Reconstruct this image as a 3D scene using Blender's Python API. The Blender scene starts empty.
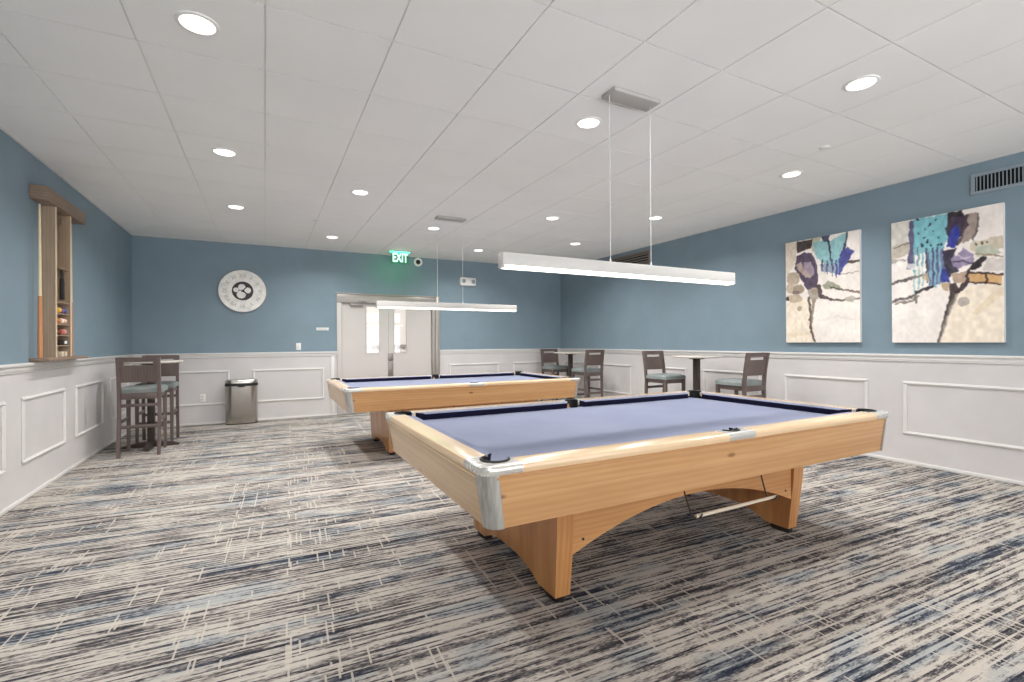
import bpy, bmesh, math, random
import numpy as np
from mathutils import Vector, Matrix

random.seed(7)
SC = bpy.context.scene
COL = SC.collection
PI = math.pi

# ------------------------------------------------------------------ camera
XL, XR, YB, YF, H = -1.753, 5.836, 8.901, -3.0, 2.896      # room: left, right, back, front, ceiling
EYE = 1.2704
yaw, pitch, roll = 0.478379, 0.001929, -0.006054
fw = Vector((math.sin(yaw)*math.cos(pitch), math.cos(yaw)*math.cos(pitch), math.sin(pitch)))
rt = Vector((math.cos(yaw), -math.sin(yaw), 0.0))
up = rt.cross(fw)
r2 = rt*math.cos(roll) + up*math.sin(roll)
u2 = -rt*math.sin(roll) + up*math.cos(roll)
cam_d = bpy.data.cameras.new('camera'); cam = bpy.data.objects.new('camera', cam_d); COL.objects.link(cam)
cam_d.sensor_width = 36.0; cam_d.lens = 477.02/1024*36.0; cam_d.clip_start = 0.02
m = Matrix((r2, u2, -fw)).transposed().to_4x4(); m.translation = Vector((0, 0, EYE))
cam.matrix_world = m
SC.camera = cam

# ------------------------------------------------------------------ world and exposure
W = bpy.data.worlds.new('daylight'); SC.world = W; W.use_nodes = True
_t = W.node_tree; bg = _t.nodes['Background']
SKY_E, GROUND_E = 4.6, 8.8                                      # pale sky over an invented bright ground that lifts the ceiling
_c = _t.nodes.new('ShaderNodeTexCoord'); _s = _t.nodes.new('ShaderNodeSeparateXYZ'); _r = _t.nodes.new('ShaderNodeMapRange')
_r.inputs[1].default_value = -0.02; _r.inputs[2].default_value = 0.06; _r.inputs[3].default_value = GROUND_E; _r.inputs[4].default_value = SKY_E
_t.links.new(_c.outputs['Generated'], _s.inputs[0]); _t.links.new(_s.outputs[2], _r.inputs[0]); _t.links.new(_r.outputs[0], bg.inputs[1])
bg.inputs[0].default_value = (0.98, 1.0, 1.025, 1)
SC.view_settings.view_transform = 'Standard'; SC.view_settings.look = 'None'
SC.view_settings.gamma = 1.0; SC.view_settings.use_curve_mapping = False
SC.view_settings.exposure = 0.14
SC.cycles.max_bounces = 10; SC.cycles.diffuse_bounces = 6; SC.cycles.glossy_bounces = 4
SC.cycles.transparent_max_bounces = 8
SC.cycles.sample_clamp_indirect = 4.0
SC.cycles.use_denoising = True
DOWN_W, LENS_E, PEND_E = 20.5, 3.0, 2.6

# ------------------------------------------------------------------ helpers
def lin(r, g, b):
    f = lambda c: ((c/255+0.055)/1.055)**2.4 if c/255 > 0.04045 else c/255/12.92
    return (f(r), f(g), f(b), 1.0)

def mat(name, rgb=None, rough=0.5, metal=0.0, spec=0.5, emit=None, es=0.0, coat=0.0):
    M = bpy.data.materials.new(name); M.use_nodes = True
    b = M.node_tree.nodes['Principled BSDF']
    if rgb: b.inputs['Base Color'].default_value = lin(*rgb)
    b.inputs['Roughness'].default_value = rough; b.inputs['Metallic'].default_value = metal
    b.inputs['Specular IOR Level'].default_value = spec
    b.inputs['Coat Weight'].default_value = coat
    if emit:
        b.inputs['Emission Color'].default_value = lin(*emit); b.inputs['Emission Strength'].default_value = es
    return M

class NT:
    """small node-building helper"""
    def __init__(s, M): s.t = M.node_tree; s.n = s.t.nodes; s.b = s.n['Principled BSDF']
    def new(s, t, **k):
        n = s.n.new(t)
        for a, v in k.items(): setattr(n, a, v)
        return n
    def link(s, a, b): s.t.links.new(a, b)
    def put(s, sock, v):
        if hasattr(v, 'links'): s.link(v, sock)
        else: sock.default_value = v
    def math(s, op, a, b=0.0, c=0.0, clamp=False):
        n = s.new('ShaderNodeMath', operation=op, use_clamp=clamp)
        for i, v in enumerate((a, b, c)): s.put(n.inputs[i], v)
        return n.outputs[0]
    def ramp(s, fac, stops, interp='LINEAR'):
        n = s.new('ShaderNodeValToRGB'); n.color_ramp.interpolation = interp
        e = n.color_ramp.elements
        while len(e) < len(stops): e.new(0.5)
        for i, (p, c) in enumerate(stops): e[i].position = p; e[i].color = c
        s.link(fac, n.inputs[0]); return n.outputs[0]
    def mix(s, fac, a, b):
        n = s.new('ShaderNodeMix', data_type='RGBA')
        s.put(n.inputs[0], fac); s.put(n.inputs[6], a); s.put(n.inputs[7], b)
        return n.outputs[2]
    def noise(s, vec, scale, detail=2.0, rough=0.5, dims='3D'):
        n = s.new('ShaderNodeTexNoise', noise_dimensions=dims)
        n.inputs['Scale'].default_value = scale; n.inputs['Detail'].default_value = detail
        n.inputs['Roughness'].default_value = rough
        s.link(vec, n.inputs['Vector']); return n.outputs['Fac']
    def coord(s, scale=(1, 1, 1), rotz=0.0, loc=(0, 0, 0)):
        tc = s.new('ShaderNodeTexCoord'); mp = s.new('ShaderNodeMapping')
        mp.inputs['Scale'].default_value = scale; mp.inputs['Rotation'].default_value = (0, 0, rotz)
        mp.inputs['Location'].default_value = loc
        s.link(tc.outputs['Object'], mp.inputs['Vector']); return mp.outputs['Vector']
    def bump(s, h, strength=0.2, dist=0.002):
        n = s.new('ShaderNodeBump'); n.inputs['Strength'].default_value = strength; n.inputs['Distance'].default_value = dist
        s.link(h, n.inputs['Height']); s.link(n.outputs[0], s.b.inputs['Normal'])

def rect_new(bm, before):
    return [v for v in bm.verts if v not in before]

def box(bm, x0, x1, y0, y1, z0, z1, bev=0.0, seg=2, mi=0):
    vs = [bm.verts.new((x, y, z)) for x in (x0, x1) for y in (y0, y1) for z in (z0, z1)]
    fs = [bm.faces.new([vs[i] for i in q]) for q in ((0,1,3,2),(4,6,7,5),(0,4,5,1),(2,3,7,6),(0,2,6,4),(1,5,7,3))]
    for f in fs: f.material_index = mi
    if bev > 0:
        es = {e for f in fs for e in f.edges}
        bmesh.ops.bevel(bm, geom=list(es), offset=bev, segments=seg, profile=0.5, affect='EDGES')

def loft(bm, rings, cap=True, closed=True, mi=0):
    R = [[bm.verts.new(p) for p in ring] for ring in rings]
    n = len(R[0])
    for a, b in zip(R, R[1:]):
        for i in range(n if closed else n-1):
            j = (i+1) % n
            f = bm.faces.new((a[i], a[j], b[j], b[i])); f.material_index = mi
    if cap:
        f = bm.faces.new(list(reversed(R[0]))); f.material_index = mi
        f = bm.faces.new(R[-1]); f.material_index = mi
    return R

def prism(bm, pts, a0, a1, axis='z', mi=0):
    """pts 2-D outline extruded along an axis: z -> (p,q,a); y -> (p,a,q); x -> (a,p,q)"""
    g = {'z': lambda p, a: (p[0], p[1], a), 'y': lambda p, a: (p[0], a, p[1]), 'x': lambda p, a: (a, p[0], p[1])}[axis]
    loft(bm, [[g(p, a0) for p in pts], [g(p, a1) for p in pts]], mi=mi)

def frame_of(d):
    d = d.normalized(); a = Vector((0, 0, 1)) if abs(d.z) < 0.9 else Vector((1, 0, 0))
    x = d.cross(a).normalized(); return x, d.cross(x).normalized()

def tube(bm, path, r, seg=10, cap=True):
    P = [Vector(p) for p in path]; rings = []
    rr = r if isinstance(r, (list, tuple)) else [r]*len(P)
    x, y = frame_of(P[1]-P[0])
    for i, p in enumerate(P):
        d = (P[min(i+1, len(P)-1)]-P[max(i-1, 0)]).normalized()
        x = (x - d*x.dot(d)).normalized(); y = d.cross(x)
        rings.append([p + (x*math.cos(t)+y*math.sin(t))*rr[i] for t in [2*PI*k/seg for k in range(seg)]])
    loft(bm, rings, cap)

def lathe(bm, prof, c=(0, 0, 0), seg=32, sx=1, sy=1):
    rings = [[(c[0]+r*sx*math.cos(2*PI*k/seg), c[1]+r*sy*math.sin(2*PI*k/seg), c[2]+z) for k in range(seg)] for r, z in prof]
    loft(bm, rings, cap=True)

def rrect(hx, hy, r, n=6):
    """rounded rectangle outline, counter-clockwise"""
    out = []
    for cx, cy, a0 in ((hx-r, hy-r, 0), (-hx+r, hy-r, 90), (-hx+r, -hy+r, 180), (hx-r, -hy+r, 270)):
        for k in range(n+1):
            a = math.radians(a0+90*k/n); out.append((cx+r*math.cos(a), cy+r*math.sin(a)))
    return out

def xform(bm, M, verts=None):
    bmesh.ops.transform(bm, matrix=M, verts=verts or bm.verts[:])

def obj(name, bm, mats, parent=None, ang=35, smooth=True):
    bmesh.ops.recalc_face_normals(bm, faces=bm.faces[:])
    me = bpy.data.meshes.new(name); bm.to_mesh(me); bm.free()
    for M in (mats if isinstance(mats, (list, tuple)) else [mats]): me.materials.append(M)
    if smooth:
        me.polygons.foreach_set('use_smooth', [True]*len(me.polygons)); me.set_sharp_from_angle(angle=math.radians(ang))
    o = bpy.data.objects.new(name, me); COL.objects.link(o)
    if parent: o.parent = parent
    return o

def tag(o, label, cat, group=None):
    o['label'] = label; o['category'] = cat
    if group: o['group'] = group
    return o

def thing(name, label, cat, loc=(0, 0, 0), rotz=0.0, group=None):
    o = bpy.data.objects.new(name, None); COL.objects.link(o)
    o.empty_display_size = 0.1; o.location = loc; o.rotation_euler = (0, 0, rotz)
    return tag(o, label, cat, group)

def struct(name, bm, mats, parent=None, ang=35):
    o = obj(name, bm, mats, parent, ang); o['kind'] = 'structure'; return o

def dup(root, loc, rotz, label):
    def cp(o, parent):
        c = o.copy(); COL.objects.link(c)
        if parent: c.parent = parent
        for ch in [x for x in SC.objects if x.parent == o]: cp(ch, c)
        return c
    r = cp(root, None); r.location = loc; r.rotation_euler = (0, 0, rotz); r['label'] = label
    return r

def text_bm(s, size, depth, bold=0.0):
    cu = bpy.data.curves.new('lettering', 'FONT'); cu.body = s; cu.size = size; cu.extrude = depth/2; cu.offset = bold
    cu.align_x = 'CENTER'; cu.align_y = 'CENTER'; cu.resolution_u = 4
    t = bpy.data.objects.new('lettering', cu); COL.objects.link(t)
    me = bpy.data.meshes.new_from_object(t.evaluated_get(bpy.context.evaluated_depsgraph_get()))
    bpy.data.objects.remove(t); bpy.data.curves.remove(cu)
    bm = bmesh.new(); bm.from_mesh(me); bpy.data.meshes.remove(me)
    return bm

# ------------------------------------------------------------------ materials
def carpet_material():
    M = mat('striped_carpet', rough=0.95, spec=0.1); k = NT(M)
    vec = k.coord(rotz=math.radians(2.5))
    sp = k.new('ShaderNodeSeparateXYZ'); k.link(vec, sp.inputs[0]); u, v = sp.outputs[0], sp.outputs[1]
    def xyz(a, b, c=0.0):
        n = k.new('ShaderNodeCombineXYZ')
        for i, t in enumerate((a, b, c)): k.put(n.inputs[i], t)
        return n.outputs[0]
    def wn(a, off):
        n = k.new('ShaderNodeTexWhiteNoise', noise_dimensions='1D'); k.link(k.math('ADD', a, off), n.inputs['W']); return n.outputs['Value']
    row = k.math('FLOOR', k.math('DIVIDE', v, 0.0095))
    rr = wn(row, 3.3)
    big = k.noise(xyz(k.math('MULTIPLY', u, 1.9), k.math('MULTIPLY', v, 7.0)), 1.0, 2.0)            # darker clouds
    dash = k.noise(xyz(k.math('ADD', k.math('MULTIPLY', u, 5.2), k.math('MULTIPLY', rr, 190.0)), row), 1.0, 3.0, 0.6)
    fine = k.noise(xyz(k.math('MULTIPLY', u, 45.0), k.math('MULTIPLY', v, 260.0)), 1.0, 2.0)
    d = k.math('ADD', k.math('ADD', k.math('MULTIPLY', k.math('SUBTRACT', big, 0.5), 0.45), dash),
               k.math('MULTIPLY', k.math('SUBTRACT', fine, 0.5), 0.50))
    d = k.math('ADD', d, k.math('MULTIPLY', k.math('SUBTRACT', wn(row, 71.7), 0.5), 0.30))
    base = k.ramp(d, [(0.0, lin(194, 187, 178)), (0.44, lin(186, 178, 168)), (0.51, lin(157, 150, 143)), (0.57, lin(112, 106, 104)),
                      (0.64, lin(74, 71, 74)), (0.74, lin(48, 48, 55)), (1.0, lin(38, 40, 50))])
    # slate-blue clouds over the darker stripes
    bl = k.noise(xyz(k.math('MULTIPLY', u, 1.8), k.math('MULTIPLY', v, 7.0), 9.0), 1.0, 1.0)
    bm_ = k.ramp(bl, [(0.52, (0, 0, 0, 1)), (0.64, (1, 1, 1, 1))])
    blue = k.ramp(d, [(0.0, lin(178, 179, 175)), (0.43, lin(152, 156, 157)), (0.53, lin(98, 106, 114)), (0.61, lin(52, 61, 76)), (0.75, lin(36, 43, 58))])
    col = k.mix(k.math('MULTIPLY', bm_, 0.8), base, blue)
    # pale cross threads at right angles
    cw = k.math('FLOOR', k.math('DIVIDE', u, 0.0085))
    rc = wn(cw, 17.1)
    cn = k.noise(xyz(k.math('ADD', k.math('MULTIPLY', v, 5.0), k.math('MULTIPLY', rc, 230.0)), cw, 4.0), 1.0, 0.0)
    lm = k.noise(xyz(k.math('MULTIPLY', u, 1.6), k.math('MULTIPLY', v, 1.6), 31.0), 1.0, 1.0)
    on = k.math('MULTIPLY', k.math('GREATER_THAN', rc, 0.84), k.math('GREATER_THAN', k.math('ADD', cn, k.math('MULTIPLY', k.math('SUBTRACT', lm, 0.5), 0.5)), 0.57))
    col = k.mix(k.math('MULTIPLY', on, 0.75), col, lin(194, 184, 172))
    k.link(col, k.b.inputs['Base Color'])
    k.bump(fine, 0.25, 0.004)
    return M

def wood_material(name, light, mid, dark, axis='x', plank=None, rough=0.32, coat=0.35, knots=True, seed=0.0):
    M = mat(name, rough=rough, coat=coat); k = NT(M); k.b.inputs['Coat Roughness'].default_value = 0.2
    sc = {'x': (0.9, 9, 9), 'y': (9, 0.9, 9), 'z': (9, 9, 0.9)}[axis]
    v = k.coord(sc, loc=(seed, seed*0.7, seed*1.3))
    n1 = k.noise(v, 1.0, 4.0, 0.6)
    v2 = k.coord(tuple(s*4.5 for s in sc), loc=(seed+5, 0, 0))
    n2 = k.noise(v2, 1.0, 3.0)
    w = k.new('ShaderNodeTexWave', wave_type='BANDS', bands_direction={'x': 'Z', 'y': 'Z', 'z': 'X'}[axis])
    w.inputs['Scale'].default_value = 1.3; w.inputs['Distortion'].default_value = 5.0; w.inputs['Detail'].default_value = 2.0
    k.link(k.coord({'x': (0.7, 3, 9), 'y': (3, 0.7, 9), 'z': (9, 3, 0.7)}[axis], loc=(seed, 3, 1)), w.inputs['Vector'])
    f = k.math('ADD', k.math('ADD', k.math('MULTIPLY', n1, 0.72), k.math('MULTIPLY', n2, 0.16)), k.math('MULTIPLY', w.outputs['Fac'], 0.12))
    col = k.ramp(f, [(0.25, lin(*dark)), (0.5, lin(*mid)), (0.72, lin(*light))])
    if knots:
        vo = k.new('ShaderNodeTexVoronoi', feature='F1'); vo.inputs['Scale'].default_value = 1.0
        k.link(k.coord({'x': (2.1, .01, 5.0), 'y': (.01, 2.1, 5.0), 'z': (.01, 5.0, 2.1)}[axis], loc=(seed+1.3, 0.4, 0.2)), vo.inputs['Vector'])
        kn = k.ramp(k.math('ADD', vo.outputs['Distance'], k.math('MULTIPLY', k.math('SUBTRACT', n2, 0.5), 0.06)), [(0.03, (1, 1, 1, 1)), (0.075, (0, 0, 0, 1))])
        col = k.mix(k.math('MULTIPLY', kn, 0.75), col, lin(int(dark[0]*0.6), int(dark[1]*0.5), int(dark[2]*0.45)))
    if plank:
        tc = k.new('ShaderNodeTexCoord'); sp = k.new('ShaderNodeSeparateXYZ'); k.link(tc.outputs['Object'], sp.inputs[0])
        dd = k.math('ABSOLUTE', k.math('SUBTRACT', sp.outputs[2], plank))
        ln = k.math('LESS_THAN', dd, 0.006)
        col = k.mix(k.math('MULTIPLY', ln, 0.5), col, lin(*light))
        lo = k.math('LESS_THAN', sp.outputs[2], plank)
        col = k.mix(k.math('MULTIPLY', lo, 0.22), col, lin(*dark))
    k.link(col, k.b.inputs['Base Color'])
    return M

def paint_material(name, rgb, rough=0.55, var=0.05, scale=3.0):
    M = mat(name, rgb, rough, spec=0.35); k = NT(M)
    n = k.noise(k.coord(), scale, 3.0)
    a = tuple(max(0, int(c*(1-var))) for c in rgb); b = tuple(min(255, int(c*(1+var))) for c in rgb)
    k.link(k.ramp(n, [(0.3, lin(*a)), (0.7, lin(*b))]), k.b.inputs['Base Color'])
    k.bump(k.noise(k.coord(), 260.0, 1.0), 0.06, 0.001)
    return M

def metal_material(name, rgb, rough, axis=2, streak=0.25, metal=1.0):
    M = mat(name, rgb, rough, metal); k = NT(M)
    sc = [60, 60, 60]; sc[axis] = 1.5
    n = k.noise(k.coord(tuple(sc)), 1.0, 3.0)
    a = tuple(int(c*(1-streak)) for c in rgb)
    k.link(k.ramp(n, [(0.3, lin(*a)), (0.65, lin(*rgb))]), k.b.inputs['Base Color'])
    k.link(k.math('ADD', k.math('MULTIPLY', n, 0.2), rough-0.1), k.b.inputs['Roughness'])
    return M

M_blue = paint_material('blue_wall_paint', (126, 145, 156), 0.6, 0.02)
M_white = paint_material('white_wainscot_paint', (209, 205, 204), 0.45, 0.015)
M_trim = paint_material('white_trim_paint', (226, 223, 220), 0.35, 0.01)
M_ceil = paint_material('white_ceiling_tile', (243, 242, 239), 0.9, 0.012, 1.2)
M_grid = mat('ceiling_grid_metal', (232, 230, 227), 0.5)
M_carpet = carpet_material()
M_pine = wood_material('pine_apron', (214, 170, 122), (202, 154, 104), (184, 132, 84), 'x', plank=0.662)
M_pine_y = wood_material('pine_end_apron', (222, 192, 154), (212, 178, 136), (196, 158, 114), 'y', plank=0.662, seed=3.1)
M_rail = wood_material('maple_rail', (236, 206, 168), (232, 200, 160), (227, 193, 152), 'x', rough=0.2, coat=0.7, knots=False, seed=2.0)
M_rail_y = wood_material('maple_end_rail', (236, 206, 168), (232, 200, 160), (227, 193, 152), 'y', rough=0.2, coat=0.7, knots=False, seed=4.0)
M_leg = wood_material('pine_base_upright', (214, 160, 104), (196, 138, 84), (166, 106, 60), 'z', rough=0.35, coat=0.25, seed=6.0)
M_base = wood_material('pine_base_rail', (214, 160, 104), (200, 144, 90), (178, 120, 72), 'x', rough=0.35, coat=0.25, seed=8.0)
M_cast = metal_material('brushed_corner_metal', (205, 203, 198), 0.34, 2, 0.2, 0.55)
M_castx = metal_material('polished_cap_metal', (222, 219, 212), 0.26, 0, 0.03, 0.5)
M_cloth = mat('blue_billiard_cloth', (128, 133, 153), 0.9, spec=0.15)
_k = NT(M_cloth); _k.bump(_k.noise(_k.coord(), 900.0, 1.0), 0.1, 0.001)
_k.link(_k.ramp(_k.noise(_k.coord(), 2.0, 3.0), [(0.3, lin(123, 128, 149)), (0.7, lin(132, 137, 157))]), _k.b.inputs['Base Color'])
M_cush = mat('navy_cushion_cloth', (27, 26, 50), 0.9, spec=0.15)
M_black = mat('black_rubber', (28, 27, 27), 0.6)
M_foot = mat('dark_foot', (38, 30, 28), 0.5)
M_stoolwood = wood_material('dark_stool_wood', (112, 97, 92), (98, 84, 80), (82, 69, 66), 'z', rough=0.42, coat=0.1, knots=False, seed=9.0)
M_seat = paint_material('grey_teal_vinyl', (124, 131, 129), 0.42, 0.05, 9.0)
M_top = paint_material('pale_laminate', (196, 188, 180), 0.35, 0.04, 6.0)
M_iron = mat('dark_bronze_iron', (74, 64, 60), 0.45, 0.4)
M_steel = metal_material('brushed_stainless', (188, 184, 178), 0.22, 2, 0.03)
M_bodyw = mat('white_pendant_body', (196, 193, 188), 0.4)
M_diff = mat('lit_diffuser', (255, 250, 240), 0.5, emit=(255, 246, 230), es=PEND_E)
M_lens = mat('lit_downlight_lens', (255, 252, 246), 0.4, emit=(255, 247, 235), es=LENS_E)
M_wire = mat('pale_suspension_cable', (225, 224, 220), 0.4)
M_canopy = mat('grey_canopy', (176, 172, 168), 0.5)
M_plas = mat('white_plastic', (236, 234, 230), 0.35)
M_door = paint_material('pale_door_paint', (203, 197, 193), 0.35, 0.01)
M_dframe = mat('grey_door_frame', (160, 154, 148), 0.35, 0.3)
M_dmetal = mat('satin_door_metal', (150, 144, 140), 0.35, 0.7)

# ------------------------------------------------------------------ room shell
T = 0.14
bm = bmesh.new(); box(bm, XL-T, XR+T, YF-T, YB+3.2, -0.1, 0.0); struct('floor', bm, M_carpet)
RZ = 1.06                                                       # top of the white wainscot
bm = bmesh.new(); box(bm, XL-T, XL, YF-T, YB+T, 0, RZ, mi=1); box(bm, XL-T, XL, YF-T, YB+T, RZ, H+.08); struct('wall_left', bm, [M_blue, M_white])
bm = bmesh.new(); box(bm, XR, XR+T, YF-T, YB+T, 0, RZ, mi=1); box(bm, XR, XR+T, YF-T, YB+T, RZ, H+.08); struct('wall_right', bm, [M_blue, M_white])
DX0, DX1, DZ = 1.13, 3.02, 2.153                                # door opening incl. frame
bm = bmesh.new()
for x0, x1 in ((XL, DX0), (DX1, XR)):
    box(bm, x0, x1, YB, YB+T, 0, RZ, mi=1); box(bm, x0, x1, YB, YB+T, RZ, H+.08)
box(bm, DX0, DX1, YB, YB+T, DZ, H+.08)
struct('wall_back', bm, [M_blue, M_white])
# front wall behind the camera, with three tall unseen windows added as fill light
FILL_WINS = [(-1.25, 0.75), (1.05, 3.05), (3.35, 5.35)]; WZ0, WZ1 = 0.55, 2.6
bm = bmesh.new(); xs = [XL] + [x for w in FILL_WINS for x in w] + [XR]
for i in range(0, len(xs), 2): box(bm, xs[i], xs[i+1], YF-T, YF, 0, H+.08)
for a, b in FILL_WINS: box(bm, a, b, YF-T, YF, 0, WZ0); box(bm, a, b, YF-T, YF, WZ1, H+.08)
struct('wall_front', bm, M_white)
M_glass = bpy.data.materials.new('fill_window_glass'); M_glass.use_nodes = True
_t = M_glass.node_tree; _t.nodes.remove(_t.nodes['Principled BSDF'])
_a = _t.nodes.new('ShaderNodeBsdfTransparent'); _g = _t.nodes.new('ShaderNodeBsdfGlossy'); _g.inputs['Roughness'].default_value = 0.02
_m = _t.nodes.new('ShaderNodeMixShader'); _m.inputs[0].default_value = 0.06
_t.links.new(_a.outputs[0], _m.inputs[1]); _t.links.new(_g.outputs[0], _m.inputs[2]); _t.links.new(_m.outputs[0], _t.nodes['Material Output'].inputs[0])
def fill_window(num, a, b, z0, z1, side):
    bm = bmesh.new(); P = (lambda p0, p1, q0, q1, d0, d1: box(bm, p0, p1, YF-d1, YF-d0, q0, q1)) if side == 'F' else (lambda p0, p1, q0, q1, d0, d1: box(bm, XL-d1, XL-d0, p0, p1, q0, q1))
    for r in ((a, b, z0, z0+.05), (a, b, z1-.05, z1), (a, a+.05, z0+.05, z1-.05), (b-.05, b, z0+.05, z1-.05), ((a+b)/2-.02, (a+b)/2+.02, z0+.05, z1-.05)): P(*r, .04, .10)
    w = struct('fill_window_%d' % num, bm, M_trim)
    bm = bmesh.new(); P(a+.04, b-.04, z0+.04, z1-.04, .069, .075); obj('glass_pane', bm, M_glass, w)
    ld = bpy.data.lights.new('fill_portal', 'AREA'); ld.shape = 'RECTANGLE'; ld.size = b-a; ld.size_y = z1-z0; ld.cycles.is_portal = True
    lo = bpy.data.objects.new('fill_portal', ld); COL.objects.link(lo); lo.parent = w
    if side == 'F': lo.location = ((a+b)/2, YF-.15, (z0+z1)/2); lo.rotation_euler = (PI/2, 0, 0)
    else: lo.location = (XL-.15, (a+b)/2, (z0+z1)/2); lo.rotation_euler = (PI/2, 0, -PI/2)
for i, (a, b) in enumerate(FILL_WINS): fill_window(i+1, a, b, WZ0, WZ1, 'F')

# ceiling: tiles with shadow gaps over a backing grid
TS, GX, GY = 0.6096, 0.010, 2.572
bm = bmesh.new()
i0, i1 = math.floor((XL-GX)/TS), math.ceil((XR-GX)/TS); j0, j1 = math.floor((YF-GY)/TS), math.ceil((YB-GY)/TS)
for i in range(i0, i1):
    for j in range(j0, j1):
        x0, x1 = max(XL, GX+i*TS+.0042), min(XR, GX+(i+1)*TS-.0042)
        y0, y1 = max(YF, GY+j*TS+.0042), min(YB, GY+(j+1)*TS-.0042)
        if x1-x0 > .01 and y1-y0 > .01: box(bm, x0, x1, y0, y1, H, H+.03)
box(bm, XL-T, XR+T, YF-T, YB+T, H+.0095, H+.1, mi=1)
struct('ceiling', bm, [M_ceil, M_grid])
bm = bmesh.new()
box(bm, XL, XL+.02, YF, YB, H-.004, H+.001); box(bm, XR-.02, XR, YF, YB, H-.004, H+.001); box(bm, XL, XR, YB-.02, YB, H-.004, H+.001)
struct('trim_1', bm, M_trim)

# chair rail
def rail(bm, kind, a, b):
    """profile runs along y on the side walls, along x on the back wall"""
    for z0, z1, d in ((1.045, 1.060, .012), (1.060, 1.098, .018), (1.098, 1.122, .034)):
        if kind == 'L': box(bm, XL, XL+d, a, b, z0, z1, .004)
        elif kind == 'R': box(bm, XR-d, XR, a, b, z0, z1, .004)
        else: box(bm, a, b, YB-d, YB, z0, z1, .004)
bm = bmesh.new(); rail(bm, 'L', YF, YB-.03); struct('trim_2', bm, M_trim)
bm = bmesh.new(); rail(bm, 'R', YF, YB-.03); struct('trim_3', bm, M_trim)
bm = bmesh.new(); rail(bm, 'B', XL, DX0); rail(bm, 'B', DX1, XR); struct('trim_4', bm, M_trim)

def moulding(bm, kind, a, b, z0=.300, z1=.845, w=.034):
    for p0, p1, q0, q1 in ((a, b, z1-w, z1), (a, b, z0, z0+w), (a, a+w, z0+w, z1-w), (b-w, b, z0+w, z1-w)):
        for d, s in ((.010, 0), (.019, .011)):
            if kind == 'L': box(bm, XL, XL+d, p0+(s if p1-p0 < .1 else 0), p1-(s if p1-p0 < .1 else 0), q0+(s if q1-q0 < .1 else 0), q1-(s if q1-q0 < .1 else 0), .003, 1)
            elif kind == 'R': box(bm, XR-d, XR, p0+(s if p1-p0 < .1 else 0), p1-(s if p1-p0 < .1 else 0), q0+(s if q1-q0 < .1 else 0), q1-(s if q1-q0 < .1 else 0), .003, 1)
            else: box(bm, p0+(s if p1-p0 < .1 else 0), p1-(s if p1-p0 < .1 else 0), YB-d, YB, q0+(s if q1-q0 < .1 else 0), q1-(s if q1-q0 < .1 else 0), .003, 1)
bm = bmesh.new()
for y in [5.26+1.228*k for k in range(-6, 3)]: moulding(bm, 'L', y, y+.93)
struct('trim_5', bm, M_trim)
bm = bmesh.new()
for y in [2.83+1.26*k for k in range(-4, 5)]: moulding(bm, 'R', y, min(y+.94, 8.78))
struct('trim_6', bm, M_trim)
bm = bmesh.new()
for a, b in ((-1.60, -.504), (-.179, .917), (3.217, 4.309), (4.637, 5.70)): moulding(bm, 'B', a, b)
box(bm, 1.03, 1.085, YB-.016, YB, .03, 1.045, .003)
struct('trim_7', bm, M_trim)
for nm, bb in (('left', (XL, XL+.014, YF, YB)), ('right', (XR-.014, XR, YF, YB))):
    bm = bmesh.new(); box(bm, *bb, 0, .034, .005); struct('baseboard_'+nm, bm, M_trim)
bm = bmesh.new(); box(bm, XL+.014, DX0, YB-.014, YB, 0, .034, .005); box(bm, DX1, XR-.014, YB-.014, YB, 0, .034, .005); struct('baseboard_back', bm, M_trim)

# double door in the back wall
ODX0, ODX1, ODZ = 1.215, 2.875, 1.985
bm = bmesh.new()
box(bm, DX0, ODX0, YB-.02, YB+T, 0, ODZ, .004, mi=1); box(bm, ODX1, ODX1+.06, YB-.02, YB+T, 0, ODZ, .004); box(bm, ODX1+.06, DX1, YB-.035, YB+T, 0, DZ, .004)
box(bm, DX0, ODX1+.06, YB-.02, YB+T, ODZ, DZ-.012, .004); box(bm, DX0-.012, DX1+.012, YB-.035, YB+.02, DZ-.012, DZ+.006, .003)
struct('trim_8', bm, [M_dframe, M_door])
M_pane = bpy.data.materials.new('door_glass'); M_pane.use_nodes = True
_t = M_pane.node_tree; _t.nodes.remove(_t.nodes['Principled BSDF'])
_a = _t.nodes.new('ShaderNodeBsdfTransparent'); _g = _t.nodes.new('ShaderNodeBsdfGlossy'); _g.inputs['Roughness'].default_value = 0.02
_m = _t.nodes.new('ShaderNodeMixShader'); _m.inputs[0].default_value = 0.05
_t.links.new(_a.outputs[0], _m.inputs[1]); _t.links.new(_g.outputs[0], _m.inputs[2]); _t.links.new(_m.outputs[0], _t.nodes['Material Output'].inputs[0])
MID = (ODX0+ODX1)/2
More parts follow.
